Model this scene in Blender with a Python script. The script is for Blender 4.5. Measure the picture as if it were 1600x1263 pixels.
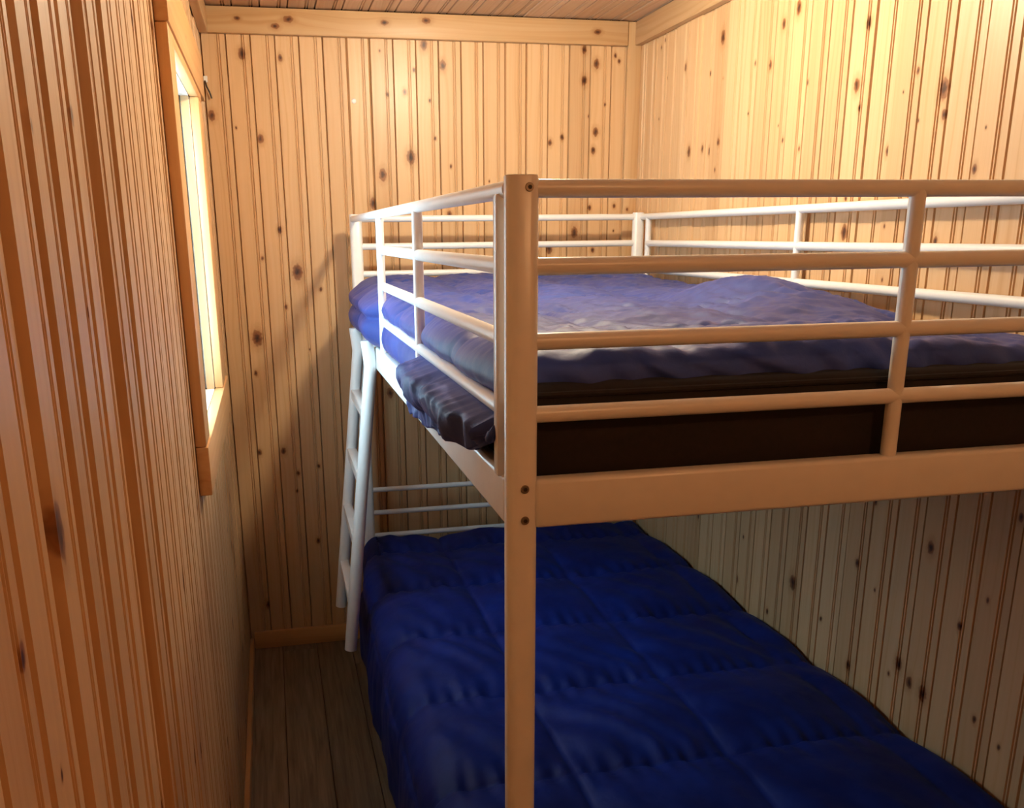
import bpy, bmesh, math, random
from mathutils import Vector, Matrix, noise

S = bpy.context.scene
for o in list(bpy.data.objects):
    bpy.data.objects.remove(o)
COL = S.collection
rnd = random.Random(7)

# ------------------------------------------------------------ camera, world, exposure
cam_d = bpy.data.cameras.new('camera')
cam = bpy.data.objects.new('camera', cam_d)
COL.objects.link(cam)
S.camera = cam
r_ = (0.97672183, -0.21425346, -0.01048451)
u_ = (0.0690406, 0.26770911, 0.96102301)
f_ = (0.20309571, 0.93937601, -0.27626952)
cam.matrix_world = Matrix(((r_[0], u_[0], -f_[0], 0.15191), (r_[1], u_[1], -f_[1], -3.14291),
                           (r_[2], u_[2], -f_[2], 1.42057), (0, 0, 0, 1)))
cam_d.sensor_width = 36.0
cam_d.lens = 1445.678 / 1600 * 36
cam_d.shift_x = (800 - 744.28) / 1600
cam_d.shift_y = (780.36 - 631.5) / 1600
cam_d.clip_start = 0.02

world = bpy.data.worlds.new('overcast_sky')
S.world = world
world.use_nodes = True
bg = world.node_tree.nodes['Background']
bg.inputs['Color'].default_value = (0.58, 0.84, 1.0, 1)
bg.inputs['Strength'].default_value = 16.0

port_d = bpy.data.lights.new('window_portal', 'AREA')
port = bpy.data.objects.new('window_portal', port_d)
COL.objects.link(port)
port_d.shape = 'RECTANGLE'
port_d.size = 0.72
port_d.size_y = 0.62
port_d.cycles.is_portal = True
port.location = (-0.10, -1.025, 1.39)
port.rotation_euler = (0, -math.pi / 2, 0)      # faces +X, into the room

LAMP_BED = 540.0      # globe above the bed
LAMP_FILL = 135.0     # unseen globe added behind the camera as fill
LAMP_COL = (1.0, 0.85, 0.60, 1)
LAMP_FILL_COL = (1.0, 0.50, 0.21, 1)

S.cycles.max_bounces = 8
S.cycles.caustics_reflective = False
S.cycles.caustics_refractive = False
S.view_settings.view_transform = 'Standard'
S.view_settings.look = 'None'
S.view_settings.gamma = 1
S.view_settings.use_curve_mapping = False
S.view_settings.exposure = 0.0

# ------------------------------------------------------------ materials
def new_mat(name):
    m = bpy.data.materials.new(name)
    m.use_nodes = True
    nt = m.node_tree
    b = nt.nodes['Principled BSDF']
    return m, nt, b

def nd(nt, typ, **kw):
    n = nt.nodes.new(typ)
    for k, v in kw.items():
        setattr(n, k, v)
    return n

def math_n(nt, op, a, b=None, clamp=False):
    n = nd(nt, 'ShaderNodeMath', operation=op, use_clamp=clamp)
    for i, v in enumerate((a, b)):
        if v is None:
            continue
        if isinstance(v, (int, float)):
            n.inputs[i].default_value = v
        else:
            nt.links.new(v, n.inputs[i])
    return n.outputs[0]

def vmath(nt, op, a, b=None):
    n = nd(nt, 'ShaderNodeVectorMath', operation=op)
    for i, v in enumerate((a, b)):
        if v is None:
            continue
        if isinstance(v, tuple):
            n.inputs[i].default_value = v
        else:
            nt.links.new(v, n.inputs[i])
    return n.outputs['Value'] if op == 'LENGTH' else n.outputs[0]

def ramp(nt, fac, stops):
    n = nd(nt, 'ShaderNodeValToRGB')
    el = n.color_ramp.elements
    while len(el) < len(stops):
        el.new(0.5)
    for e, (p, c) in zip(el, stops):
        e.position = p
        e.color = (c[0], c[1], c[2], 1)
    nt.links.new(fac, n.inputs[0])
    return n.outputs[0]

def mix(nt, fac, a, b, typ='MIX'):
    n = nd(nt, 'ShaderNodeMix', data_type='RGBA', blend_type=typ)
    for sock, v in ((n.inputs[0], fac), (n.inputs[6], a), (n.inputs[7], b)):
        if isinstance(v, (int, float)):
            sock.default_value = v
        elif isinstance(v, tuple):
            sock.default_value = (v[0], v[1], v[2], 1)
        else:
            nt.links.new(v, sock)
    return n.outputs[2]

NK = 6
def pine(name, light, mid, late, knots=True, rough=0.42, coat=0.16, vary=0.16, axis=2):
    """pine board; local axis z (or x) along the grain, knots from the object's k0..k5"""
    m, nt, b = new_mat(name)
    tc = nd(nt, 'ShaderNodeTexCoord').outputs['Object']
    oi = nd(nt, 'ShaderNodeObjectInfo')
    rn = oi.outputs['Random']
    dmin = None
    if knots:
        for k in range(NK):
            at = nd(nt, 'ShaderNodeAttribute', attribute_type='OBJECT', attribute_name='k%d' % k)
            sp = nd(nt, 'ShaderNodeSeparateXYZ')
            nt.links.new(at.outputs['Vector'], sp.inputs[0])
            cb = nd(nt, 'ShaderNodeCombineXYZ')
            nt.links.new(sp.outputs[0], cb.inputs[0])
            nt.links.new(sp.outputs[1], cb.inputs[2])
            dv = vmath(nt, 'SUBTRACT', tc, cb.outputs[0])
            dv = vmath(nt, 'MULTIPLY', dv, (1.25, 0, 0.8))
            ln = vmath(nt, 'LENGTH', dv)
            dd = math_n(nt, 'MULTIPLY', ln, sp.outputs[2])
            dmin = dd if dmin is None else math_n(nt, 'MINIMUM', dmin, dd)
        # wobble of the knot outline
        nw = nd(nt, 'ShaderNodeTexNoise')
        nw.inputs['Scale'].default_value = 120
        nw.inputs['Detail'].default_value = 0
        nt.links.new(tc, nw.inputs['Vector'])
        dmin = math_n(nt, 'ADD', dmin, math_n(nt, 'MULTIPLY', math_n(nt, 'SUBTRACT', nw.outputs[0], 0.5), 0.55))
    # grain coordinate: shifted per board, pushed outwards round the knots
    off = nd(nt, 'ShaderNodeCombineXYZ')
    nt.links.new(math_n(nt, 'MULTIPLY', rn, 37.0), off.inputs[0])
    nt.links.new(math_n(nt, 'MULTIPLY', rn, 91.0), off.inputs[2])
    p = vmath(nt, 'ADD', tc, off.outputs[0])
    # slow bend of the growth rings
    nb = nd(nt, 'ShaderNodeTexNoise')
    nb.inputs['Scale'].default_value = 1.0
    nb.inputs['Detail'].default_value = 1
    nt.links.new(vmath(nt, 'MULTIPLY', p, (14, 14, 2.2) if axis == 2 else (2.2, 14, 14)), nb.inputs['Vector'])
    bend = math_n(nt, 'MULTIPLY', math_n(nt, 'SUBTRACT', nb.outputs[0], 0.5), 0.05)
    if knots:
        push = math_n(nt, 'DIVIDE', 0.02, math_n(nt, 'ADD', math_n(nt, 'MULTIPLY', dmin, dmin), 1.2))
        bend = math_n(nt, 'ADD', bend, push)
    bv = nd(nt, 'ShaderNodeCombineXYZ')
    nt.links.new(bend, bv.inputs[0 if axis == 2 else 2])
    p2 = vmath(nt, 'ADD', p, bv.outputs[0])
    n1 = nd(nt, 'ShaderNodeTexNoise')
    n1.inputs['Scale'].default_value = 1.0
    n1.inputs['Detail'].default_value = 2
    nt.links.new(vmath(nt, 'MULTIPLY', p2, (105, 30, 0.9) if axis == 2 else (0.9, 30, 105)), n1.inputs['Vector'])
    n2 = nd(nt, 'ShaderNodeTexNoise')
    n2.inputs['Scale'].default_value = 1.0
    n2.inputs['Detail'].default_value = 1
    nt.links.new(vmath(nt, 'MULTIPLY', p2, (480, 60, 7) if axis == 2 else (7, 60, 480)), n2.inputs['Vector'])
    col = ramp(nt, n1.outputs[0], [(0.28, light), (0.55, mid), (0.80, late)])
    col = mix(nt, math_n(nt, 'MULTIPLY', n2.outputs[0], 0.16), col, late)
    # a tint of its own for each board
    tint = ramp(nt, rn, [(0.0, (1 - vary, 1 - vary * 1.25, 1 - vary * 1.5)), (0.35, (1.0, 0.98, 0.95)),
                         (0.7, (1, 1, 1)), (1.0, (1 - vary * .5, 1 - vary * .7, 1 - vary))])
    col = mix(nt, 1.0, col, tint, 'MULTIPLY')
    if knots:
        kc = ramp(nt, dmin, [(0.0, (0.03, 0.012, 0.007)), (0.4, (0.10, 0.035, 0.015)), (0.75, (0.27, 0.11, 0.04)), (1.0, (0.22, 0.085, 0.03))])
        kf = nd(nt, 'ShaderNodeMapRange', interpolation_type='SMOOTHSTEP')
        kf.inputs['From Min'].default_value = 1.25
        kf.inputs['From Max'].default_value = 0.8
        nt.links.new(dmin, kf.inputs['Value'])
        halo = nd(nt, 'ShaderNodeMapRange', interpolation_type='SMOOTHSTEP')
        halo.inputs['From Min'].default_value = 2.6
        halo.inputs['From Max'].default_value = 1.0
        halo.inputs['To Max'].default_value = 0.45
        nt.links.new(dmin, halo.inputs['Value'])
        col = mix(nt, halo.outputs[0], col, (late[0] * .75, late[1] * .65, late[2] * .55))
        col = mix(nt, kf.outputs[0], col, kc)
    nt.links.new(col, b.inputs['Base Color'])
    b.inputs['Roughness'].default_value = rough
    b.inputs['Specular IOR Level'].default_value = 0.4
    b.inputs['Coat Weight'].default_value = coat
    b.inputs['Coat Roughness'].default_value = 0.28
    bp = nd(nt, 'ShaderNodeBump')
    bp.inputs['Strength'].default_value = 0.12
    bp.inputs['Distance'].default_value = 0.002
    nt.links.new(n1.outputs[0], bp.inputs['Height'])
    nt.links.new(bp.outputs[0], b.inputs['Normal'])
    return m

M = {}
M['pine'] = pine('knotty_pine', (0.70, 0.475, 0.27), (0.67, 0.435, 0.235), (0.57, 0.33, 0.15))
M['pine_trim'] = pine('pine_trim', (0.62, 0.42, 0.24), (0.58, 0.37, 0.19), (0.48, 0.27, 0.115), rough=0.45, coat=0.1)
M['pine_trim_x'] = pine('pine_trim_across', (0.78, 0.55, 0.32), (0.70, 0.46, 0.23), (0.56, 0.32, 0.13), knots=False, rough=0.45, coat=0.1, axis=0)
M['casing'] = pine('casing_pine', (0.74, 0.44, 0.20), (0.70, 0.39, 0.165), (0.58, 0.29, 0.105), rough=0.4, coat=0.2)
M['ceiling'] = pine('ceiling_pine', (0.66, 0.46, 0.31), (0.62, 0.41, 0.26), (0.50, 0.30, 0.16), rough=0.5, coat=0.05)

def plain(name, col, rough=0.5, metal=0.0, noise_amt=0.06, scale=40):
    m, nt, b = new_mat(name)
    tc = nd(nt, 'ShaderNodeTexCoord').outputs['Object']
    n = nd(nt, 'ShaderNodeTexNoise')
    n.inputs['Scale'].default_value = scale
    n.inputs['Detail'].default_value = 3
    nt.links.new(tc, n.inputs['Vector'])
    c = ramp(nt, n.outputs[0], [(0.3, tuple(v * (1 - noise_amt) for v in col)), (0.7, tuple(min(1, v * (1 + noise_amt)) for v in col))])
    nt.links.new(c, b.inputs['Base Color'])
    b.inputs['Roughness'].default_value = rough
    b.inputs['Metallic'].default_value = metal
    return m

M['white_metal'] = plain('white_enamel', (0.80, 0.79, 0.78), 0.28, 0, 0.02)
M['vinyl'] = plain('white_vinyl', (0.82, 0.82, 0.80), 0.4, 0, 0.02)
M['backing'] = plain('dark_backing', (0.07, 0.035, 0.018), 0.8)
M['bolt'] = plain('steel_bolt', (0.34, 0.29, 0.23), 0.35, 1.0)
M['dark_metal'] = plain('dark_metal', (0.05, 0.04, 0.035), 0.5, 0.6)
M['mattress'] = plain('black_ticking', (0.012, 0.008, 0.008), 0.85, 0, 0.2, 120)
M['lamp_base'] = plain('lamp_base_white', (0.75, 0.73, 0.7), 0.4)

def fabric(name, dark, light, rough=0.55, sheen=0.3, tint=(0.5, 0.55, 0.9)):
    m, nt, b = new_mat(name)
    tc = nd(nt, 'ShaderNodeTexCoord').outputs['Object']
    n = nd(nt, 'ShaderNodeTexNoise')
    n.inputs['Scale'].default_value = 9
    n.inputs['Detail'].default_value = 4
    nt.links.new(tc, n.inputs['Vector'])
    c = ramp(nt, n.outputs[0], [(0.3, dark), (0.7, light)])
    nt.links.new(c, b.inputs['Base Color'])
    b.inputs['Roughness'].default_value = rough
    b.inputs['Specular IOR Level'].default_value = 0.25
    b.inputs['Sheen Weight'].default_value = sheen
    b.inputs['Sheen Roughness'].default_value = 0.4
    b.inputs['Sheen Tint'].default_value = (*tint, 1)
    n2 = nd(nt, 'ShaderNodeTexNoise')
    n2.inputs['Scale'].default_value = 55
    n2.inputs['Detail'].default_value = 5
    n2.inputs['Distortion'].default_value = 0.4
    nt.links.new(tc, n2.inputs['Vector'])
    bp = nd(nt, 'ShaderNodeBump')
    bp.inputs['Strength'].default_value = 0.22
    bp.inputs['Distance'].default_value = 0.004
    nt.links.new(n2.outputs[0], bp.inputs['Height'])
    nt.links.new(bp.outputs[0], b.inputs['Normal'])
    return m

M['navy'] = fabric('royal_blue_polyester', (0.0012, 0.008, 0.11), (0.0020, 0.016, 0.18), 0.62, 0.04, (0.3, 0.4, 1.0))
M['purple_navy'] = fabric('navy_polyester', (0.026, 0.046, 0.19), (0.038, 0.062, 0.25), 0.55, 0.08, (1.0, 0.5, 0.55))

def floor_mat():
    m, nt, b = new_mat('weathered_vinyl_plank')
    tc = nd(nt, 'ShaderNodeTexCoord').outputs['Object']
    rn = nd(nt, 'ShaderNodeObjectInfo').outputs['Random']
    off = nd(nt, 'ShaderNodeCombineXYZ')
    nt.links.new(math_n(nt, 'MULTIPLY', rn, 53.0), off.inputs[0])
    nt.links.new(math_n(nt, 'MULTIPLY', rn, 17.0), off.inputs[1])
    p = vmath(nt, 'ADD', tc, off.outputs[0])
    n1 = nd(nt, 'ShaderNodeTexNoise')
    n1.inputs['Scale'].default_value = 1
    n1.inputs['Detail'].default_value = 6
    n1.inputs['Distortion'].default_value = 0.5
    nt.links.new(vmath(nt, 'MULTIPLY', p, (70, 4, 10)), n1.inputs['Vector'])
    n2 = nd(nt, 'ShaderNodeTexNoise')
    n2.inputs['Scale'].default_value = 1
    n2.inputs['Detail'].default_value = 4
    nt.links.new(vmath(nt, 'MULTIPLY', p, (260, 9, 10)), n2.inputs['Vector'])
    c = ramp(nt, n1.outputs[0], [(0.3, (0.14, 0.095, 0.06)), (0.5, (0.24, 0.18, 0.125)), (0.72, (0.34, 0.275, 0.20))])
    c = mix(nt, math_n(nt, 'MULTIPLY', n2.outputs[0], 0.5), c, (0.10, 0.065, 0.04))
    t = ramp(nt, rn, [(0, (0.78, 0.76, 0.74)), (1, (1.1, 1.08, 1.05))])
    c = mix(nt, 1.0, c, t, 'MULTIPLY')
    nt.links.new(c, b.inputs['Base Color'])
    b.inputs['Roughness'].default_value = 0.5
    bp = nd(nt, 'ShaderNodeBump')
    bp.inputs['Strength'].default_value = 0.3
    bp.inputs['Distance'].default_value = 0.002
    nt.links.new(n2.outputs[0], bp.inputs['Height'])
    nt.links.new(bp.outputs[0], b.inputs['Normal'])
    return m
M['floor'] = floor_mat()

def glass_mat():
    m = bpy.data.materials.new('window_glass')
    m.use_nodes = True
    nt = m.node_tree
    nt.nodes.clear()
    out = nd(nt, 'ShaderNodeOutputMaterial')
    t = nd(nt, 'ShaderNodeBsdfTransparent')
    t.inputs[0].default_value = (0.95, 0.98, 0.98, 1)
    g = nd(nt, 'ShaderNodeBsdfGlossy')
    g.inputs['Roughness'].default_value = 0.02
    mx = nd(nt, 'ShaderNodeMixShader')
    mx.inputs[0].default_value = 0.06
    nt.links.new(t.outputs[0], mx.inputs[1])
    nt.links.new(g.outputs[0], mx.inputs[2])
    nt.links.new(mx.outputs[0], out.inputs[0])
    return m
M['glass'] = glass_mat()

def emit_mat(name, strength, col):
    m = bpy.data.materials.new(name)
    m.use_nodes = True
    nt = m.node_tree
    nt.nodes.clear()
    out = nd(nt, 'ShaderNodeOutputMaterial')
    e = nd(nt, 'ShaderNodeEmission')
    e.inputs[0].default_value = col
    e.inputs[1].default_value = strength
    nt.links.new(e.outputs[0], out.inputs[0])
    return m

# ------------------------------------------------------------ mesh helpers
def add_box(bm, x0, x1, y0, y1, z0, z1, bev=0.0, seg=2):
    vs = [bm.verts.new((x, y, z)) for x in (x0, x1) for y in (y0, y1) for z in (z0, z1)]
    q = [(0, 1, 3, 2), (4, 6, 7, 5), (0, 4, 5, 1), (2, 3, 7, 6), (0, 2, 6, 4), (1, 5, 7, 3)]
    fs = [bm.faces.new([vs[i] for i in f]) for f in q]
    if bev > 0:
        ed = list({e for f in fs for e in f.edges})
        bmesh.ops.bevel(bm, geom=ed, offset=bev, segments=seg, profile=0.5, affect='EDGES')

def add_post(bm, X, Y, hx, hy, rad, z0, z1, n=6):
    """flat-oval steel tube standing upright, closed by a flat cap"""
    ring = []
    for cx, cy, a0 in ((hx - rad, hy - rad, 0), (-hx + rad, hy - rad, 1), (-hx + rad, -hy + rad, 2), (hx - rad, -hy + rad, 3)):
        for i in range(n + 1):
            a = (a0 + i / n) * math.pi / 2
            ring.append((X + cx + rad * math.cos(a), Y + cy + rad * math.sin(a)))
    lv = [(z0, 1.0), (z1 - 0.002, 1.0), (z1, 0.94)]
    rows = [[bm.verts.new((X + (x - X) * k, Y + (y - Y) * k, z)) for x, y in ring] for z, k in lv]
    m = len(ring)
    for A, B in zip(rows, rows[1:]):
        for i in range(m):
            bm.faces.new((A[i], A[(i + 1) % m], B[(i + 1) % m], B[i]))
    bm.faces.new(list(reversed(rows[0])))
    bm.faces.new(rows[-1])

def add_tube(bm, a, b, r, seg=16, r2=None, caps=True):
    a, b = Vector(a), Vector(b)
    ax = (b - a).normalized()
    up = Vector((0, 0, 1)) if abs(ax.z) < 0.9 else Vector((1, 0, 0))
    s = ax.cross(up).normalized()
    t = s.cross(ax).normalized()
    rb = r if r2 is None else r2
    A = [bm.verts.new(a + (s * math.cos(2 * math.pi * i / seg) + t * math.sin(2 * math.pi * i / seg)) * r) for i in range(seg)]
    B = [bm.verts.new(b + (s * math.cos(2 * math.pi * i / seg) + t * math.sin(2 * math.pi * i / seg)) * rb) for i in range(seg)]
    for i in range(seg):
        j = (i + 1) % seg
        bm.faces.new((A[i], A[j], B[j], B[i]))
    if caps:
        bm.faces.new(list(reversed(A)))
        bm.faces.new(B)

def add_path_tube(bm, pts, r, seg=10):
    for p, q in zip(pts[:-1], pts[1:]):
        add_tube(bm, p, q, r, seg)

def mesh_from(bm, name, smooth=True):
    bmesh.ops.recalc_face_normals(bm, faces=bm.faces)
    me = bpy.data.meshes.new(name)
    bm.to_mesh(me)
    bm.free()
    if smooth:
        for p in me.polygons:
            p.use_smooth = True
        try:
            me.set_sharp_from_angle(angle=math.radians(38))
        except Exception:
            pass
    return me

def link(name, me, mat=None, parent=None):
    o = bpy.data.objects.new(name, me)
    COL.objects.link(o)
    if mat is not None and not me.materials:
        me.materials.append(mat)
    if parent is not None:
        o.parent = parent
    return o

def part(name, mat, parent, fn, smooth=True):
    bm = bmesh.new()
    fn(bm)
    return link(name, mesh_from(bm, name, smooth), mat, parent)

def box_part(name, mat, parent, x0, x1, y0, y1, z0, z1, bev=0.0015):
    return part(name, mat, parent, lambda bm: add_box(bm, x0, x1, y0, y1, z0, z1, bev))

def empty(name, loc=(0, 0, 0)):
    o = bpy.data.objects.new(name, None)
    o.empty_display_size = 0.1
    COL.objects.link(o)
    o.location = loc
    return o

def tag(o, label, cat=None, group=None, kind=None):
    o['label'] = label
    if cat:
        o['category'] = cat
    if group:
        o['group'] = group
    if kind:
        o['kind'] = kind
    return o

# ------------------------------------------------------------ room dimensions
W = 1.40            # room width
H = 2.078           # ceiling
YF = -4.3           # wall behind the camera
PS = 0.0815         # board pitch on the side walls
PB = 0.0722         # board pitch on the back wall

# tongue and groove board: local x across, z along, face towards -y
_bm_cache = {}
def board_mesh(w, ln, joint=0.003, flip=False, jd=0.009, gd=0.004, gw=0.0024):
    key = (round(w, 4), round(ln, 4), joint, flip, jd, gd, gw)
    if key in _bm_cache:
        return _bm_cache[key]
    k = w / PS
    prof = [(0.0, jd), (joint * 0.8, 0.0)]
    if w > 0.05:
        for g in (0.052, 0.0592):
            g *= k
            prof += [(g - gw, 0.0), (g - gw * 0.35, gd), (g + gw * 0.35, gd), (g + gw, 0.0)]
    prof += [(w - joint, 0.0), (w - joint * 0.1, jd), (w - joint * 0.1, 0.018), (0.0, 0.018)]
    if flip:
        prof = [(w - u, d) for (u, d) in reversed(prof)]
    n = len(prof)
    bm = bmesh.new()
    A = [bm.verts.new((u, d, 0)) for u, d in prof]
    B = [bm.verts.new((u, d, ln)) for u, d in prof]
    for i in range(n):
        j = (i + 1) % n
        bm.faces.new((A[i], A[j], B[j], B[i]))
    bm.faces.new(A)
    bm.faces.new(list(reversed(B)))
    me = mesh_from(bm, 'board', False)
    me.materials.append(M['pine'])
    _bm_cache[key] = me
    return me

def set_knots(o, w, ln, known, count=None, dens=2.2):
    """known: list of (u, v, r) in the board's own coordinates; fills up with random ones"""
    ks = list(known)[:NK]
    n = count if count is not None else int(ln * dens * rnd.uniform(0.3, 1.2))
    while len(ks) < min(NK, n):
        ks.append((rnd.uniform(0.1, 0.9) * w, rnd.uniform(0.03, 0.97) * ln, rnd.choice((0.003, 0.004, 0.006, 0.009, 0.012))))
    for i in range(NK):
        if i < len(ks):
            u, v, r = ks[i]
            o['k%d' % i] = (float(u), float(v), 1.0 / max(r * 1.15, 0.0025))
        else:
            o['k%d' % i] = (-9.0, -9.0, 10.0)

KB = [(0.12, 1.951, 0.0106), (0.234, 1.942, 0.0068), (0.158, 1.71, 0.0095), (0.198, 1.438, 0.0075), (0.535, 1.605, 0.0124), (0.628, 1.659, 0.014), (0.614, 1.853, 0.0063), (0.559, 1.844, 0.0048), (0.645, 1.917, 0.0047), (0.738, 1.933, 0.0102), (0.679, 1.991, 0.0109), (0.694, 1.829, 0.004), (0.709, 1.716, 0.0041), (0.501, 1.517, 0.0117), (0.759, 1.631, 0.0042), (1.095, 1.707, 0.0068), (1.137, 1.724, 0.006), (1.252, 1.742, 0.0094), (1.245, 1.684, 0.0077), (1.209, 1.899, 0.0099), (1.25, 1.95, 0.0098), (1.207, 1.991, 0.008), (1.315, 1.976, 0.0049), (1.329, 1.96, 0.0049), (1.227, 1.79, 0.0033), (1.283, 1.827, 0.0034), (0.017, 1.775, 0.0101), (0.087, 1.741, 0.0031), (0.751, 1.48, 0.0086), (1.325, 1.506, 0.0053), (1.237, 1.5, 0.0062), (1.251, 1.361, 0.0063), (0.138, 1.351, 0.0047), (0.202, 1.196, 0.0054), (0.103, 1.098, 0.0172), (0.09, 0.983, 0.006), (0.246, 1.306, 0.0167), (0.318, 1.249, 0.0049), (0.533, 0.898, 0.0115), (0.27, 1.055, 0.0025), (0.082, 0.715, 0.0076), (0.162, 0.715, 0.0083), (0.081, 0.572, 0.0084), (0.277, 0.655, 0.0052), (0.206, 0.634, 0.0058), (0.198, 0.571, 0.0039), (0.119, 0.461, 0.0033), (0.26, 0.385, 0.0067), (0.074, 0.161, 0.0096)]
KR = [(-0.368, 1.886, 0.0073), (-0.526, 1.845, 0.0044), (-0.228, 1.877, 0.0031), (-0.786, 1.829, 0.004), (-0.86, 1.813, 0.0078), (-1.044, 1.747, 0.0042), (-0.173, 1.973, 0.0042), (-0.013, 1.999, 0.0037), (-0.199, 1.989, 0.0041), (-0.42, 1.647, 0.0102), (-0.501, 1.649, 0.0066), (-0.547, 1.638, 0.0071), (-0.603, 1.658, 0.0069), (-0.592, 1.585, 0.0045), (-0.947, 1.631, 0.0044), (-1.029, 1.605, 0.0043), (-0.921, 1.667, 0.0023), (-0.765, 1.713, 0.0027), (-0.61, 1.82, 0.0018), (-1.237, 1.714, 0.0101), (-1.254, 1.667, 0.0048), (-1.435, 1.712, 0.0048), (-1.515, 1.669, 0.0126), (-1.523, 1.624, 0.0063), (-1.451, 1.621, 0.0026), (-1.361, 1.573, 0.0065), (-1.621, 1.522, 0.0062), (-1.636, 1.59, 0.0016), (-1.397, 1.679, 0.0017), (-0.979, 1.917, 0.0111), (-0.912, 1.896, 0.0086), (-1.259, 1.83, 0.0087), (-0.616, 0.573, 0.0062), (-0.879, 0.462, 0.0085), (-0.899, 0.596, 0.0041), (-1.164, 0.56, 0.0138), (-1.055, 0.436, 0.006), (-1.064, 0.375, 0.0081), (-1.412, 0.7, 0.0066), (-1.453, 0.854, 0.0052), (-1.419, 0.451, 0.0081), (-1.483, 0.662, 0.0032), (-1.296, 0.515, 0.0048), (-1.637, 0.811, 0.0097), (-1.625, 0.51, 0.0093), (-1.585, 0.534, 0.0105), (-1.74, 0.687, 0.0061), (-1.799, 0.763, 0.004), (-1.81, 0.525, 0.0052), (-1.236, 1.486, 0.0047), (-1.54, 1.398, 0.0059), (-1.382, 1.426, 0.0032)]

def put_board(wall, me, loc, rz, w, ln, known=(), count=None, dens=2.2, warp=None):
    o = link('board', me, None, wall)
    o.location = loc
    # tiny warp of each board
    o.rotation_euler = (rnd.uniform(-1, 1) * 0.0012, 0, rz + (rnd.uniform(-1, 1) * 0.010 if warp is None else warp))
    set_knots(o, w, ln, known, count, dens)
    return o

# ------------------------------------------------------------ back wall
def slab(name, boxes, label):
    bm = bmesh.new()
    for b in boxes:
        add_box(bm, *b)
    o = link(name, mesh_from(bm, name, False), M['backing'])
    tag(o, label, kind='structure')
    return o

wall_back = slab('wall_back', [(-0.14, W + 0.14, 0.022, 0.12, -0.05, H + 0.06)], 'knotty pine board wall at the far end behind the bunk bed')
x = 0.0752 - PB
i = 0
while x < W - 0.005:
    w = min(PB, W + 0.01 - x)
    jn = 0.003
    if abs(x + PB - 0.5087) < 0.01:
        jn = 0.006
    if abs(x + PB - 1.0128) < 0.03:
        jn = 0.005
    kn = [(k[0] - x, k[1], k[2]) for k in KB if x <= k[0] < x + w]
    put_board(wall_back, board_mesh(w, H, jn), (x, 0, 0), 0, w, H, kn, count=len(kn) + (1 if x > 0.4 else 0))
    x += w
# sliver in the left corner
put_board(wall_back, board_mesh(0.028, H), (-0.025, 0.002, 0), 0, 0.028, H, [], 0)

# ------------------------------------------------------------ right wall
wall_right = slab('wall_right', [(W + 0.022, W + 0.12, YF - 0.1, 0.022, -0.05, H + 0.06)], 'knotty pine board wall along the bunk bed on the right')
y = -1.2029 + PS * 14
first = True
me_r = board_mesh(PS, H)
# boards run from the back corner towards the camera
me0 = board_mesh(0.062, H)
put_board(wall_right, me0, (W, 0.0, 0), -math.pi / 2, 0.062, H, [(-k[0], k[1], k[2]) for k in KR if k[0] > -0.062], 1)
while y > YF:
    kn = [(y - k[0], k[1], k[2]) for k in KR if y - PS < k[0] <= y]
    put_board(wall_right, me_r, (W, y, 0), -math.pi / 2, PS, H, kn, count=(len(kn) + 1) if y > -1.9 else None)
    y -= PS

# ------------------------------------------------------------ left wall with window opening
WY0, WY1, WZ0, WZ1 = -1.33, -0.72, 1.05, 1.735      # clear opening
kmin, kmax = -26, 26
Y0 = -2.194
ho0, ho1 = Y0 + PS * 10, Y0 + PS * 18               # rough opening between whole boards
wall_left = slab('wall_left', [
    (-0.14, -0.022, YF - 0.1, ho0, -0.05, H + 0.06), (-0.14, -0.022, ho1, 0.022, -0.05, H + 0.06),
    (-0.14, -0.022, ho0, ho1, -0.05, WZ0 - 0.03), (-0.14, -0.022, ho0, ho1, WZ1 + 0.03, H + 0.06)],
    'knotty pine board wall with the window, close on the left')
LIFT = {-8: 0.002, -7: 0.003, -6: 0.002, -5: 0.003, -4: 0.0032, -3: 0.005, -2: 0.0018, -1: 0.0016, 0: 0.0095, 1: 0.002, 2: 0.001, 4: 0.001}
for k in range(kmin, 28):
    ya = Y0 + PS * k
    if ya < YF - PS or ya > -0.001:
        continue
    w = min(PS, 0.0 - ya)
    jn = 0.0050
    if k in (-1, 0):
        jn = 0.0085
    elif k in (-4, -3):
        jn = 0.0075
    if 10 <= k < 18:
        put_board(wall_left, board_mesh(w, WZ0 - 0.03, jn, False, 0.016, 0.006, 0.0032), (0, ya, 0), math.pi / 2, w, WZ0 - 0.03)
        t = put_board(wall_left, board_mesh(w, H - WZ1 - 0.03, jn, False, 0.016, 0.006, 0.0032), (0, ya, WZ1 + 0.03), math.pi / 2, w, H - WZ1 - 0.03)
    else:
        lift = LIFT.get(k, 0.0)           # old boards that have cupped away from the wall
        put_board(wall_left, board_mesh(w, H, jn, False, 0.016, 0.006, 0.0032), (lift, ya, 0), math.pi / 2, w, H, dens=3.0,
                  warp=(lift / w if lift else None))

# ------------------------------------------------------------ wall behind the camera, ceiling, floor
wall_front = slab('wall_front', [(-0.14, W + 0.14, YF - 0.1, YF - 0.02, -0.05, H + 0.06)], 'knotty pine board wall behind the viewer')
x = 0.0
while x < W:
    w = min(PS, W + 0.02 - x)
    put_board(wall_front, board_mesh(w, H), (x + w, YF, 0), math.pi, w, H)
    x += w

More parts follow.
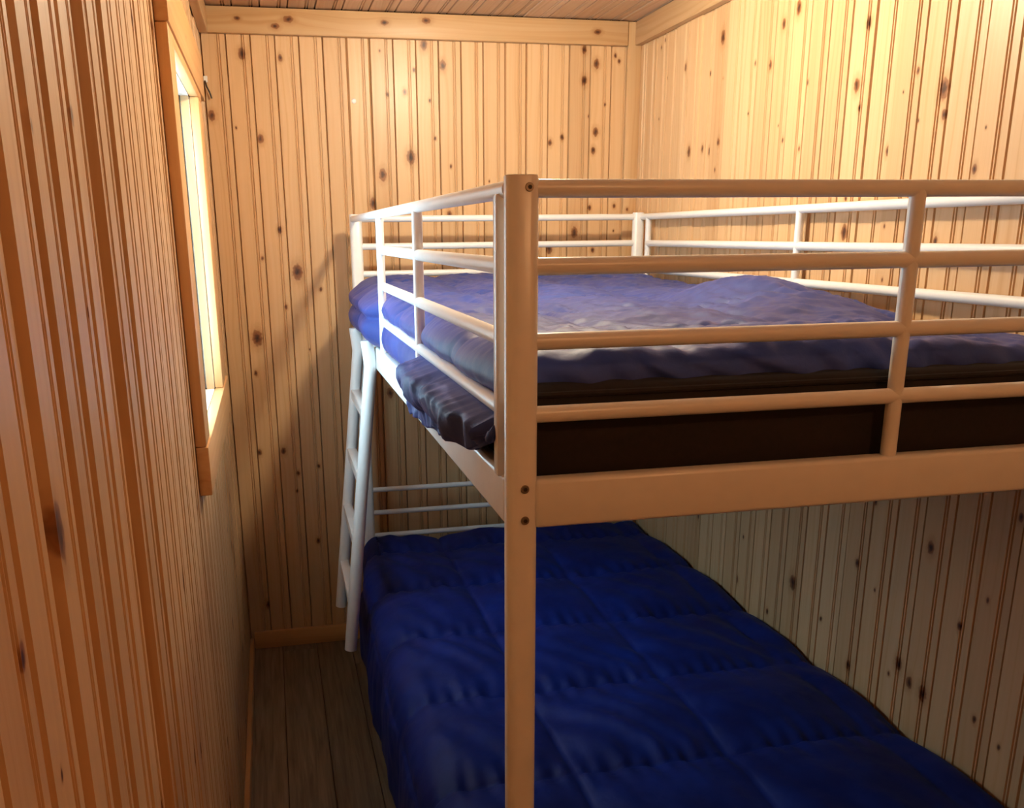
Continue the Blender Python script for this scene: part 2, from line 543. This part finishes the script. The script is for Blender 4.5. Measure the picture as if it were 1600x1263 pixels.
ceiling = slab('ceiling', [(-0.14, W + 0.14, YF - 0.1, 0.12, H + 0.022, H + 0.12)], 'pine board ceiling with boards running away from the viewer')
LC = -YF + 0.0
def ceil_board(w):
    key = ('c', round(w, 4))
    if key in _bm_cache:
        return _bm_cache[key]
    me = board_mesh(w, LC).copy()
    me.materials.clear()
    me.materials.append(M['ceiling'])
    _bm_cache[key] = me
    return me
x = 0.5895 - PS * 8
while x < W:
    w = min(PS, W + 0.01 - x)
    o = link('board', ceil_board(w), None, ceiling)
    # local z -> world -Y ... local -y -> world -Z
    o.rotation_euler = (math.pi / 2, 0, 0)
    o.matrix_world = Matrix(((1, 0, 0, x), (0, 0, 1, YF), (0, 1, 0, H + rnd.uniform(0, 0.002)), (0, 0, 0, 1))) 
    set_knots(o, w, LC, [], None, 1.2)
    x += w

floor = slab('floor', [(-0.14, W + 0.14, YF - 0.1, 0.12, -0.12, -0.008)], 'dark weathered grey-brown plank floor')
FP = 0.121
def plank_mesh(w, ln):
    key = ('p', round(w, 4), round(ln, 3))
    if key not in _bm_cache:
        bm = bmesh.new()
        add_box(bm, 0.0010, w - 0.0010, 0, ln - 0.0015, -0.0079, 0, 0.0018, 1)
        me = mesh_from(bm, 'plank', False)
        me.materials.append(M['floor'])
        _bm_cache[key] = me
    return _bm_cache[key]
x = 0.111 - FP
row = 0
while x < W:
    y = -1.22 - (row * 0.43) % 0.7 - 1.6 * 3
    while y < 0.02:
        y1 = min(y + 1.6, 0.02)
        ya = max(y, YF)
        if y1 - ya > 0.02:
            o = link('plank', plank_mesh(FP, y1 - ya), None, floor)
            o.location = (x, ya, 0)
        y += 1.6
    x += FP
    row += 1

# ------------------------------------------------------------ trims and baseboards
def beam(name, mat, x0, x1, y0, y1, z0, z1, label, bev=0.003, ks=None):
    """long trim board; origin at one end so the grain follows the length"""
    lx, ly, lz = x1 - x0, y1 - y0, z1 - z0
    o = None
    bm = bmesh.new()
    if lx >= ly and lx >= lz:       # along x: local z -> world x
        add_box(bm, 0, lz, 0, ly, 0, lx, bev)
        o = link(name, mesh_from(bm, name), mat)
        o.matrix_world = Matrix(((0, 0, 1, x0), (0, 1, 0, y0), (-1, 0, 0, z1), (0, 0, 0, 1)))
        ln, w = lx, lz
    elif ly >= lz:                  # along y: local z -> world y, local x -> world z, local y -> world x
        add_box(bm, 0, lz, 0, lx, 0, ly, bev)
        o = link(name, mesh_from(bm, name), mat)
        o.matrix_world = Matrix(((0, 1, 0, x0), (0, 0, 1, y0), (1, 0, 0, z0), (0, 0, 0, 1)))
        ln, w = ly, lz
    else:
        add_box(bm, 0, lx, 0, ly, 0, lz, bev)
        o = link(name, mesh_from(bm, name), mat)
        o.location = (x0, y0, z0)
        ln, w = lz, lx
    set_knots(o, w, ln, ks or [], None if ks is None else len(ks), 2.5)
    if label:
        tag(o, label, kind='structure')
    return o

beam('trim_1', M['pine_trim'], 0.024, 1.349, -0.022, -0.0005, 2.003, 2.0755, 'pine trim board along the top of the back wall',
     ks=[(0.032, 0.09, 0.006), (0.03, 0.24, 0.010), (0.05, 0.20, 0.008), (0.03, 0.53, 0.008), (0.02, 0.66, 0.009), (0.035, 1.22, 0.008)])
beam('trim_2', M['pine_trim'], 1.352, 1.3995, -0.016, -0.0005, 0.0, 2.076, 'upright pine trim board in the far right corner')
beam('trim_3', M['pine_trim'], 1.375, 1.3995, YF, -0.017, 2.005, 2.0755, 'pine trim board along the top of the right wall')
beam('trim_4', M['pine_trim'], 0.0005, 0.026, YF, -0.023, 2.0, 2.0755, 'pine trim board along the top of the left wall')
beam('baseboard_back', M['casing'], 0.016, 1.35, -0.0135, -0.0005, 0.0005, 0.064, 'orange pine baseboard along the foot of the back wall', ks=[])
beam('baseboard_left', M['casing'], 0.0005, 0.0145, YF, -0.014, 0.0005, 0.045, 'orange pine baseboard along the foot of the left wall')

# ------------------------------------------------------------ window
win = empty('window_1', (0, -1.025, 1.05))
tag(win, 'small bright window with pine casing in the left wall', kind='structure')
def wbeam(name, mat, *a, ks=None):
    o = beam(name, mat, *a, None, 0.003, ks)
    mw = o.matrix_world.copy()
    o.parent = win
    o.matrix_parent_inverse = Matrix.Translation(win.location).inverted()
    return o
CT = 0.021
wbeam('casing', M['casing'], 0.0005, CT, -1.425, WY0, WZ0 + 0.0005, 1.755, ks=[(0.04, 0.13, 0.006), (0.06, 0.05, 0.004)])
wbeam('casing', M['casing'], 0.0005, CT, WY1, -0.60, WZ0 + 0.0005, 1.7345, ks=[(0.05, 0.30, 0.012)])
wbeam('head_casing', M['casing'], 0.0005, CT + 0.003, -1.425, -0.47, 1.7555, 1.862, ks=[(0.05, 0.4, 0.004)])
wbeam('head_casing', M['casing'], 0.0005, CT, WY0 + 0.0005, -0.60, 1.735, 1.755, ks=[])
wbeam('sill_casing', M['casing'], 0.0005, CT + 0.003, -1.425, -0.50, 0.958, WZ0, ks=[])
# jambs (reveal)
def wbox(name, mat, *a, bev=0.001):
    o = box_part(name, mat, None, *a, bev)
    o.parent = win
    o.matrix_parent_inverse = Matrix.Translation(win.location).inverted()
    set_knots(o, 1, 1, [], 0)
    return o
wbox('jamb', M['vinyl'], -0.135, 0.0, ho0 + 0.0005, WY0, WZ0, WZ1)
wbox('jamb', M['vinyl'], -0.135, 0.0, WY1, ho1 - 0.0005 + 0.01, WZ0, WZ1)
wbox('head_jamb', M['vinyl'], -0.135, 0.0, ho0, ho1, WZ1 + 0.0005, WZ1 + 0.029)
wbox('sill', M['vinyl'], -0.135, 0.0, ho0, ho1, WZ0 - 0.029, WZ0 - 0.0005)
# white vinyl frame
FX0, FX1 = -0.075, -0.030
fb = 0.030
wbox('window_frame', M['vinyl'], FX0, FX1, WY0, WY0 + fb, WZ0, WZ1)
wbox('window_frame', M['vinyl'], FX0, FX1, WY1 - fb, WY1, WZ0, WZ1)
wbox('window_frame', M['vinyl'], FX0, FX1, WY0 + fb, WY1 - fb, WZ0, WZ0 + fb)
wbox('window_frame', M['vinyl'], FX0, FX1, WY0 + fb, WY1 - fb, WZ1 - fb, WZ1)
wbox('meeting_rail', M['vinyl'], FX0 + 0.005, FX1 - 0.005, WY0 + fb, WY1 - fb, 1.39, 1.415)
for z0, z1 in ((WZ0 + fb, 1.39), (1.415, WZ1 - fb)):
    wbox('pane', M['glass'], -0.054, -0.050, WY0 + fb, WY1 - fb, z0, z1, bev=0)

# ------------------------------------------------------------ bunk bed
XL, XR = 0.411, 1.386       # outer faces
YN, YB = -2.122, -0.10       # outer faces near / far
PW = 0.038                  # post
RR = 0.0100                 # rail radius
ZT, Z2, Z3, Z4, ZB1, ZB0 = 1.4674, 1.3838, 1.2998, 1.2147, 1.1378, 1.077
ZL = (0.589, 0.5085, 0.427)
bed = tag(empty('bunk_bed', ((XL + XR) / 2, (YN + YB) / 2, 0)), 'white enamelled metal bunk bed filling the right of the room', 'bunk bed')
BOFF = Matrix.Translation(bed.location).inverted()
def bp_(name, mat, fn):
    o = part(name, mat, bed, fn)
    o.matrix_parent_inverse = BOFF
    return o
def keep(o, par, off):
    o.parent = par
    o.matrix_parent_inverse = off

px = (XL + PW / 2, XR - PW / 2)
py = (YN + 0.0145, YB - PW / 2)
posts = {}
for ix, X in enumerate(px):
    for iy, Y in enumerate(py):
        def f(bm, X=X, Y=Y):
            add_post(bm, X, Y, PW / 2, 0.0145, 0.0125, 0.004, 1.4815)
        posts[ix, iy] = bp_('post', M['white_metal'], f)
        c = part('foot_cap', M['dark_metal'], posts[ix, iy], lambda bm, X=X, Y=Y: add_post(bm, X, Y, PW / 2 + .0015, 0.016, 0.0135, 0.0, 0.022))
# bolts on the near left post, as seen from the camera side
for (bx, bz, br) in ((0.4355, 1.4684, 0.0055), (0.4318, 1.1282, 0.0058), (0.432, 1.0894, 0.0058)):
    def f(bm, bx=bx, bz=bz, br=br):
        add_tube(bm, (bx, YN + 0.002, bz), (bx, YN - 0.0022, bz), br, 20, br * 0.8)
    o = part('bolt', M['bolt'], posts[0, 0], f)
    part('socket', M['dark_metal'], posts[0, 0], lambda bm, bx=bx, bz=bz, br=br: add_tube(bm, (bx, YN - 0.0015, bz), (bx, YN - 0.0026, bz), br * 0.45, 6))
for bz in (1.1282, 1.0894):
    part('bolt', M['bolt'], posts[1, 0], lambda bm, bz=bz: add_tube(bm, (px[1], YN + 0.002, bz), (px[1], YN - 0.0022, bz), 0.0058, 20, 0.0046))

def rail_x(Y, z, x0, x1, name='rail', r=RR):
    return bp_(name, M['white_metal'], lambda bm: add_tube(bm, (x0, Y, z), (x1, Y, z), r, 20))
def rail_y(X, z, y0, y1, name='rail', r=RR):
    return bp_(name, M['white_metal'], lambda bm: add_tube(bm, (X, y0, z), (X, y1, z), r, 20))
def upright(X, Y, z0, z1, r=RR * 0.98):
    return bp_('upright', M['white_metal'], lambda bm: add_tube(bm, (X, Y, z0), (X, Y, z1), r, 20))
xi0, xi1 = XL + PW - 0.004, XR - PW + 0.004
yi0, yi1 = YN + 0.027, YB - PW + 0.004
for Y in py:                                     # both ends
    for z in (ZT, Z2, Z3, Z4):
        rail_x(Y, z, xi0, xi1, 'top_rail' if z == ZT else 'rail')
    bp_('end_beam', M['white_metal'], lambda bm, Y=Y: add_box(bm, xi0, xi1, Y - 0.013, Y + 0.013, ZB0, ZB1, 0.006, 3))
    upright(0.926 if Y < -1 else 0.89, Y, ZB1 - 0.004, ZT)
    for z in (ZL if Y > -1 else ZL[1:]):
        rail_x(Y, z, xi0, xi1, 'lower_rail', 0.0085)
    upright(0.80 if Y > -1 else 0.926, Y, 0.36, ZL[2], 0.008)
    bp_('lower_end_beam', M['white_metal'], lambda bm, Y=Y: add_box(bm, xi0, xi1, Y - 0.013, Y + 0.013, 0.20, 0.255, 0.006, 3))
GX = XL + 0.010                                  # left guard rail
GE = -0.835
rail_y(GX, ZT, yi0, yi1, 'top_rail')
for z in (Z2, Z3, Z4):
    rail_y(GX, z, -2.068, GE)
bp_('guard_upright', M['white_metal'], lambda bm: add_box(bm, GX - 0.0125, GX + 0.006, -2.078, -2.060, ZB1 - 0.004, ZT - 0.004, 0.003, 2))
upright(GX, -1.418, ZB1 - 0.004, ZT)
upright(GX, GE, ZB1 - 0.004, ZT)
QX = XR - 0.010                                  # right guard rail
rail_y(QX, ZT, yi0, yi1, 'top_rail')
for z in (Z2, Z3, Z4):
    rail_y(QX, z, -2.068, -0.186)
for Y in (-2.07, -1.096, -0.186):
    upright(QX, Y, ZB1 - 0.004, ZT)
for X in (XL + 0.014, XR - 0.014):
    bp_('side_beam', M['white_metal'], lambda bm, X=X: add_box(bm, X - 0.012, X + 0.012, yi0, yi1, ZB0, ZB1, 0.006, 3))
    bp_('lower_side_beam', M['white_metal'], lambda bm, X=X: add_box(bm, X - 0.012, X + 0.012, yi0, yi1, 0.20, 0.255, 0.006, 3))
for zz in (1.095, 0.222):
    for k in range(12):
        Y = -1.98 + k * 0.159
        bp_('slat', M['white_metal'], lambda bm, Y=Y, zz=zz: add_box(bm, XL + 0.027, XR - 0.027, Y - 0.025, Y + 0.025, zz - 0.004, zz + 0.004, 0.001, 1))

# ------------------------------------------------------------ ladder
lad = tag(empty('bunk_ladder', (0.31, -0.525, 0.27)), 'white metal ladder hooked on the far left side of the bunk bed', 'ladder')
LOFF = Matrix.Translation(lad.location).inverted()
def stile_x(z):
    return 0.4015 + (z - 1.108) * 0.1127
for Y, zb in ((-0.70, 0.283), (-0.35, 0.275)):
    def f(bm, Y=Y, zb=zb):
        pts = [(stile_x(zb), Y, zb), (stile_x(1.09), Y, 1.09), (stile_x(1.13) - 0.012, Y, 1.155)]
        add_tube(bm, pts[0], pts[1], 0.0172, 24)
        add_tube(bm, (pts[1][0], Y, 1.085), pts[2], 0.0172, 24)
    o = part('stile', M['white_metal'], None, f)
    keep(o, lad, LOFF)
    h = part('hook', M['white_metal'], None, lambda bm, Y=Y: add_box(bm, 0.392, 0.427, Y - 0.012, Y + 0.012, 1.139, 1.145, 0.001, 1))
    keep(h, lad, LOFF)
for z in (0.965, 0.785, 0.605, 0.425):
    X = stile_x(z)
    def f(bm, X=X, z=z):
        add_box(bm, X - 0.014, X + 0.014, -0.692, -0.358, z - 0.005, z + 0.009, 0.003, 2)
        add_box(bm, X - 0.014, X - 0.010, -0.692, -0.358, z - 0.022, z, 0.002, 1)
    o = part('step', M['white_metal'], None, f)
    keep(o, lad, LOFF)

# ------------------------------------------------------------ mattresses
def mattress(name, z0, z1, label, x0, x1, y0, y1):
    t = tag(empty(name, ((x0 + x1) / 2, (y0 + y1) / 2, z0)), label, 'mattress')
    off = Matrix.Translation(t.location).inverted()
    o = part('ticking', M['mattress'], None, lambda bm: add_box(bm, x0, x1, y0, y1, z0, z1, 0.02, 4))
    keep(o, t, off)
    for z in (z0 + 0.012, z1 - 0.012):
        def f(bm, z=z):
            c = [(x0, y0), (x1, y0), (x1, y1), (x0, y1)]
            for a, b in zip(c, c[1:] + c[:1]):
                add_tube(bm, (a[0], a[1], z), (b[0], b[1], z), 0.004, 8)
        o = part('piping', M['mattress'], None, f)
        keep(o, t, off)
    return t
mattress('mattress', 1.101, 1.245, 'black mattress lying on the upper bunk', XL + 0.030, XR - 0.026, YN + 0.038, YB - 0.036)
mattress('mattress', 0.228, 0.372, 'mattress under the royal blue comforter on the lower bunk', XL + 0.030, XR - 0.026, YN + 0.038, YB - 0.036)

# ------------------------------------------------------------ comforters
def fbm(x, y, z, o=4):
    return noise.fractal(Vector((x, y, z)), 1.0, 2.0, o)
def sm(a, b, t):
    t = max(0.0, min(1.0, (t - a) / (b - a)))
    return t * t * (3 - 2 * t)
def fold(t, lo, hi, r):
    """arc coordinate t -> (position, drop, tilt -1..1) of a sheet folded down at lo and hi"""
    q = r * math.pi / 2
    if t < lo:
        s = lo - t
        if s < q:
            a = s / r
            return lo - r * math.sin(a), r * (1 - math.cos(a)), -a / (math.pi / 2)
        return lo - r, r + s - q, -1.0
    if t > hi:
        s = t - hi
        if s < q:
            a = s / r
            return hi + r * math.sin(a), r * (1 - math.cos(a)), a / (math.pi / 2)
        return hi + r, r + s - q, 1.0
    return t, 0.0, 0.0

def sheet(name, mat, a0, a1, na, b0, b1, nb, fn, thick=None):
    vs, fs = [], []
    for j in range(nb + 1):
        b = b0 + (b1 - b0) * j / nb
        for i in range(na + 1):
            a = a0 + (a1 - a0) * i / na
            vs.append(fn(a, b))
    for j in range(nb):
        for i in range(na):
            k = j * (na + 1) + i
            fs.append((k, k + 1, k + na + 2, k + na + 1))
    me = bpy.data.meshes.new(name)
    me.from_pydata(vs, [], fs)
    for p in me.polygons:
        p.use_smooth = True
    o = link(name, me, mat)
    md = o.modifiers.new('thickness', 'SOLIDIFY')
    md.thickness = 0.004
    md.offset = -1
    return o

def puff(t, pitch, phase, sharp=0.45):
    return abs(math.sin(math.pi * (t - phase) / pitch)) ** sharp

# lower: royal blue
def lower(a, b):
    X, dx, tx = fold(a, 0.445, 1.345, 0.055)
    Y, dy, ty = fold(b, -2.06, -0.155, 0.035)
    q = puff(b, 0.343, -1.305, 0.5) * puff(a, 0.322, 0.985, 0.42)
    z = 0.408 + 0.026 * q - dx - dy
    z += 0.010 * fbm(a * 3, b * 3, 1.3, 2)
    # puckers running off the seams
    ds = abs(((b + 1.305 + 0.1715) % 0.343) - 0.1715)
    z += 0.0045 * math.exp(-ds / 0.035) * math.sin(a * 150 + 3 * fbm(a * 6, b * 2, 0, 2)) * (1 if ds > 0.006 else 0.3)
    # long slanting folds
    z += 0.0045 * (1 - abs(tx)) * math.sin((a * 1.0 + b * 0.55) * 60 + 5 * fbm(a * 2.2, b * 2.2, 4, 2)) * max(0, fbm(a * 3, b * 3, 9, 2) + 0.45)
    z += 0.0025 * fbm(a * 14, b * 14, 2, 4)
    if tx < 0:      # left hanging side flares out and waves
        k = min(1, dx / 0.08)
        out = 0.020 * k + 0.020 * k * q
        X -= out * sm(-0.12, -0.55, Y) + 0.010 * k * fbm(a * 4, b * 7, 3, 3) * sm(-0.12, -0.4, Y)
        X += 0.012 * (1 - sm(-0.12, -0.5, Y))
        z += 0.02 * fbm(0, b * 4, 7, 2) * min(1, dx / 0.2)
    if ty > 0:
        Y = min(Y, -0.122)
    return (min(X, W - 0.004), Y, z)
o = sheet('comforter', M['navy'], 0.445 - 0.055 * 1.57 - 0.235, 1.345 + 0.06, 190, -2.06 - 0.30, -0.155 + 0.09, 380, lower)
tag(o, 'royal blue quilted comforter spread over the lower bunk', 'comforter')

# upper: navy, spilling through the rails on the left
def upper(a, b):
    lo = 0.475
    X, dx, tx = fold(a, lo, 1.315, 0.040)
    Y, dy, ty = fold(b, -2.035, -0.175, 0.032)
    q = puff(b, 0.343, -2.10, 0.5) * puff(a, 0.322, 0.985, 0.45)
    z = 1.268 + 0.016 * q - dx - dy
    rid = noise.ridged_multi_fractal(Vector((a * 7, b * 11, 2.0)), 1.0, 2.1, 4, 1.0, 2.0)
    top = (1 - abs(tx)) * (1 - abs(ty))
    z += top * (0.0065 * (rid - 1.2) * 0.8 + 0.010 * fbm(a * 4, b * 4, 5, 3))
    ds = abs(((b + 2.10 + 0.1715) % 0.343) - 0.1715)
    z += top * 0.0050 * math.exp(-ds / 0.045) * math.sin(a * 120 + b * 40 + 5 * fbm(a * 5, b * 5, 0, 2))
    cr = noise.ridged_multi_fractal(Vector((a * 15 + 2 * b, b * 19, 6.0)), 1.0, 2.0, 3, 1.0, 2.0)
    z += top * 0.0042 * (cr - 1.1)
    z += 0.040 * math.exp(-(((a - 1.17) / 0.13) ** 2 + ((b + 1.32) / 0.20) ** 2))
    z += 0.012 * sm(-0.8, -0.2, b)
    z -= 0.022 * sm(1.0, 1.33, a) * sm(-1.35, -1.75, b)
    if tx < 0:
        # bulges between the rails
        zz = z
        bul = 0.0
        for zc, hw in (((Z3 + Z4) / 2, 0.042), ((Z4 + ZB1) / 2, 0.038)):
            t = (zz - zc) / hw
            if abs(t) < 1:
                bul = max(bul, (1 - t * t) ** 0.6)
        seg = puff(b, 0.30, -1.72, 0.4)
        amt = (0.010 + 0.017 * seg)
        X -= bul * amt * abs(tx)
        # ladder gap near the far end: free bulge outwards
        gap = sm(GE + 0.03, GE + 0.12, Y) * (1 - sm(-0.24, -0.16, Y))
        X -= gap * 0.034 * math.exp(-((zz - 1.21) / 0.075) ** 2) * abs(tx)
        # the crumpled hem that has slipped out over the side beam
        out = sm(-1.36, -1.44, Y) * (1 - sm(-2.02, -2.055, Y))
        out = max(0.0, min(1.0, sm(-1.39, -1.45, Y) - sm(-2.01, -2.05, Y) * 0 ))
        if Y < -2.045:
            out *= 0.2
        k = sm(Z4 - 0.006, Z4 - 0.03, zz) * out
        rr = noise.ridged_multi_fractal(Vector((a * 8, b * 17, 7.0)), 1.0, 2.0, 3, 1.0, 2.0)
        X -= k * (0.036 + 0.012 * (rr - 1.0) + 0.012 * fbm(a * 7, b * 12, 1, 2))
        # the hem is gathered up: everything below its lower edge is tucked back under
        zl = 1.103 + 0.045 * sm(-1.5, -2.0, Y) + 0.03 * sm(-1.98, -2.06, Y) + 0.010 * fbm(0.0, b * 13, 5, 2)
        if zz < zl:
            X += k * min(0.030, (zl - zz) * 0.45)
            z = zl + 0.12 * (zl - zz)
        z += k * (0.010 * fbm(a * 9, b * 22, 3, 2))
        # hem stays above the beam elsewhere
        if out < 0.5:
            z = max(z, ZB1 + 0.004 + 0.10 * 0)
            X = max(X, 0.4365 - bul * 0.03) if zz < ZB1 + 0.002 else X
        X += 0.004 * fbm(a * 9, b * 9, 8, 3) * abs(tx)
    if ty < 0:      # gathered front edge
        g = abs(ty)
        w_ = math.sin(a * 95 + z * 110 + 6 * fbm(a * 4, z * 8, 1, 2)) + 0.6 * math.sin(a * 43 + z * 70 + 2)
        Y += 0.007 * g * w_ * math.exp(-dy / 0.06)
        z += 0.005 * g * w_ * math.exp(-dy / 0.03)
        Y = max(Y, -2.085)
    if ty > 0:
        Y = min(Y, -0.141)
    X = min(X, XR - 0.030)
    return (X, Y, z)
o = sheet('comforter', M['purple_navy'], 0.475 - 0.040 * 1.57 - 0.145, 1.315 + 0.063 + 0.05, 230, -2.035 - 0.05 - 0.022, -0.175 + 0.09, 400, upper)
tag(o, 'crumpled navy comforter on the upper bunk, spilling through the side rails', 'comforter')

# ------------------------------------------------------------ small things on the walls
plug = part('hole_plug', M['vinyl'], None, lambda bm: (add_tube(bm, (0.4525, 0.004, 1.8235), (0.4525, -0.002, 1.8235), 0.0075, 20), add_tube(bm, (0.4525, -0.002, 1.8235), (0.4525, -0.004, 1.8235), 0.0075, 20, 0.005)))
tag(plug, 'small round white plug in the back wall boards', 'plug')
hook = tag(empty('wall_hook', (0.006, -0.012, 1.875)), 'tiny dark hook with white plate in the far left corner', 'hook')
HO = Matrix.Translation(hook.location).inverted()
keep(part('plate', M['vinyl'], None, lambda bm: add_box(bm, 0.002, 0.014, -0.006, -0.001, 1.868, 1.886, 0.001, 1)), hook, HO)
keep(part('hook_wire', M['dark_metal'], None, lambda bm: add_path_tube(bm, [(0.006, -0.006, 1.872), (0.010, -0.012, 1.855), (0.018, -0.012, 1.838), (0.022, -0.010, 1.822)], 0.0025)), hook, HO)

# ------------------------------------------------------------ ceiling lamps
def lamp(loc, strength, col, label):
    t = tag(empty('ceiling_lamp', (loc[0], loc[1], H)), label, 'lamp')
    off = Matrix.Translation(t.location).inverted()
    keep(part('base', M['lamp_base'], None, lambda bm: add_tube(bm, (loc[0], loc[1], H), (loc[0], loc[1], H - 0.03), 0.055, 32, 0.045)), t, off)
    bm = bmesh.new()
    bmesh.ops.create_uvsphere(bm, u_segments=24, v_segments=14, radius=0.045)
    me = mesh_from(bm, 'globe')
    g = link('globe', me, emit_mat('lamp_glow', strength, col))
    g.location = (0, 0, -0.03 - 0.042)
    g.parent = t
lamp((0.74, -1.10), LAMP_BED, LAMP_COL, 'warm globe ceiling lamp above the bunk bed')
lamp((1.0, -3.45), LAMP_FILL, LAMP_FILL_COL, 'added warm globe fill light behind the viewer, unseen')  # assumed lamp, added to brighten the bed front and left wall
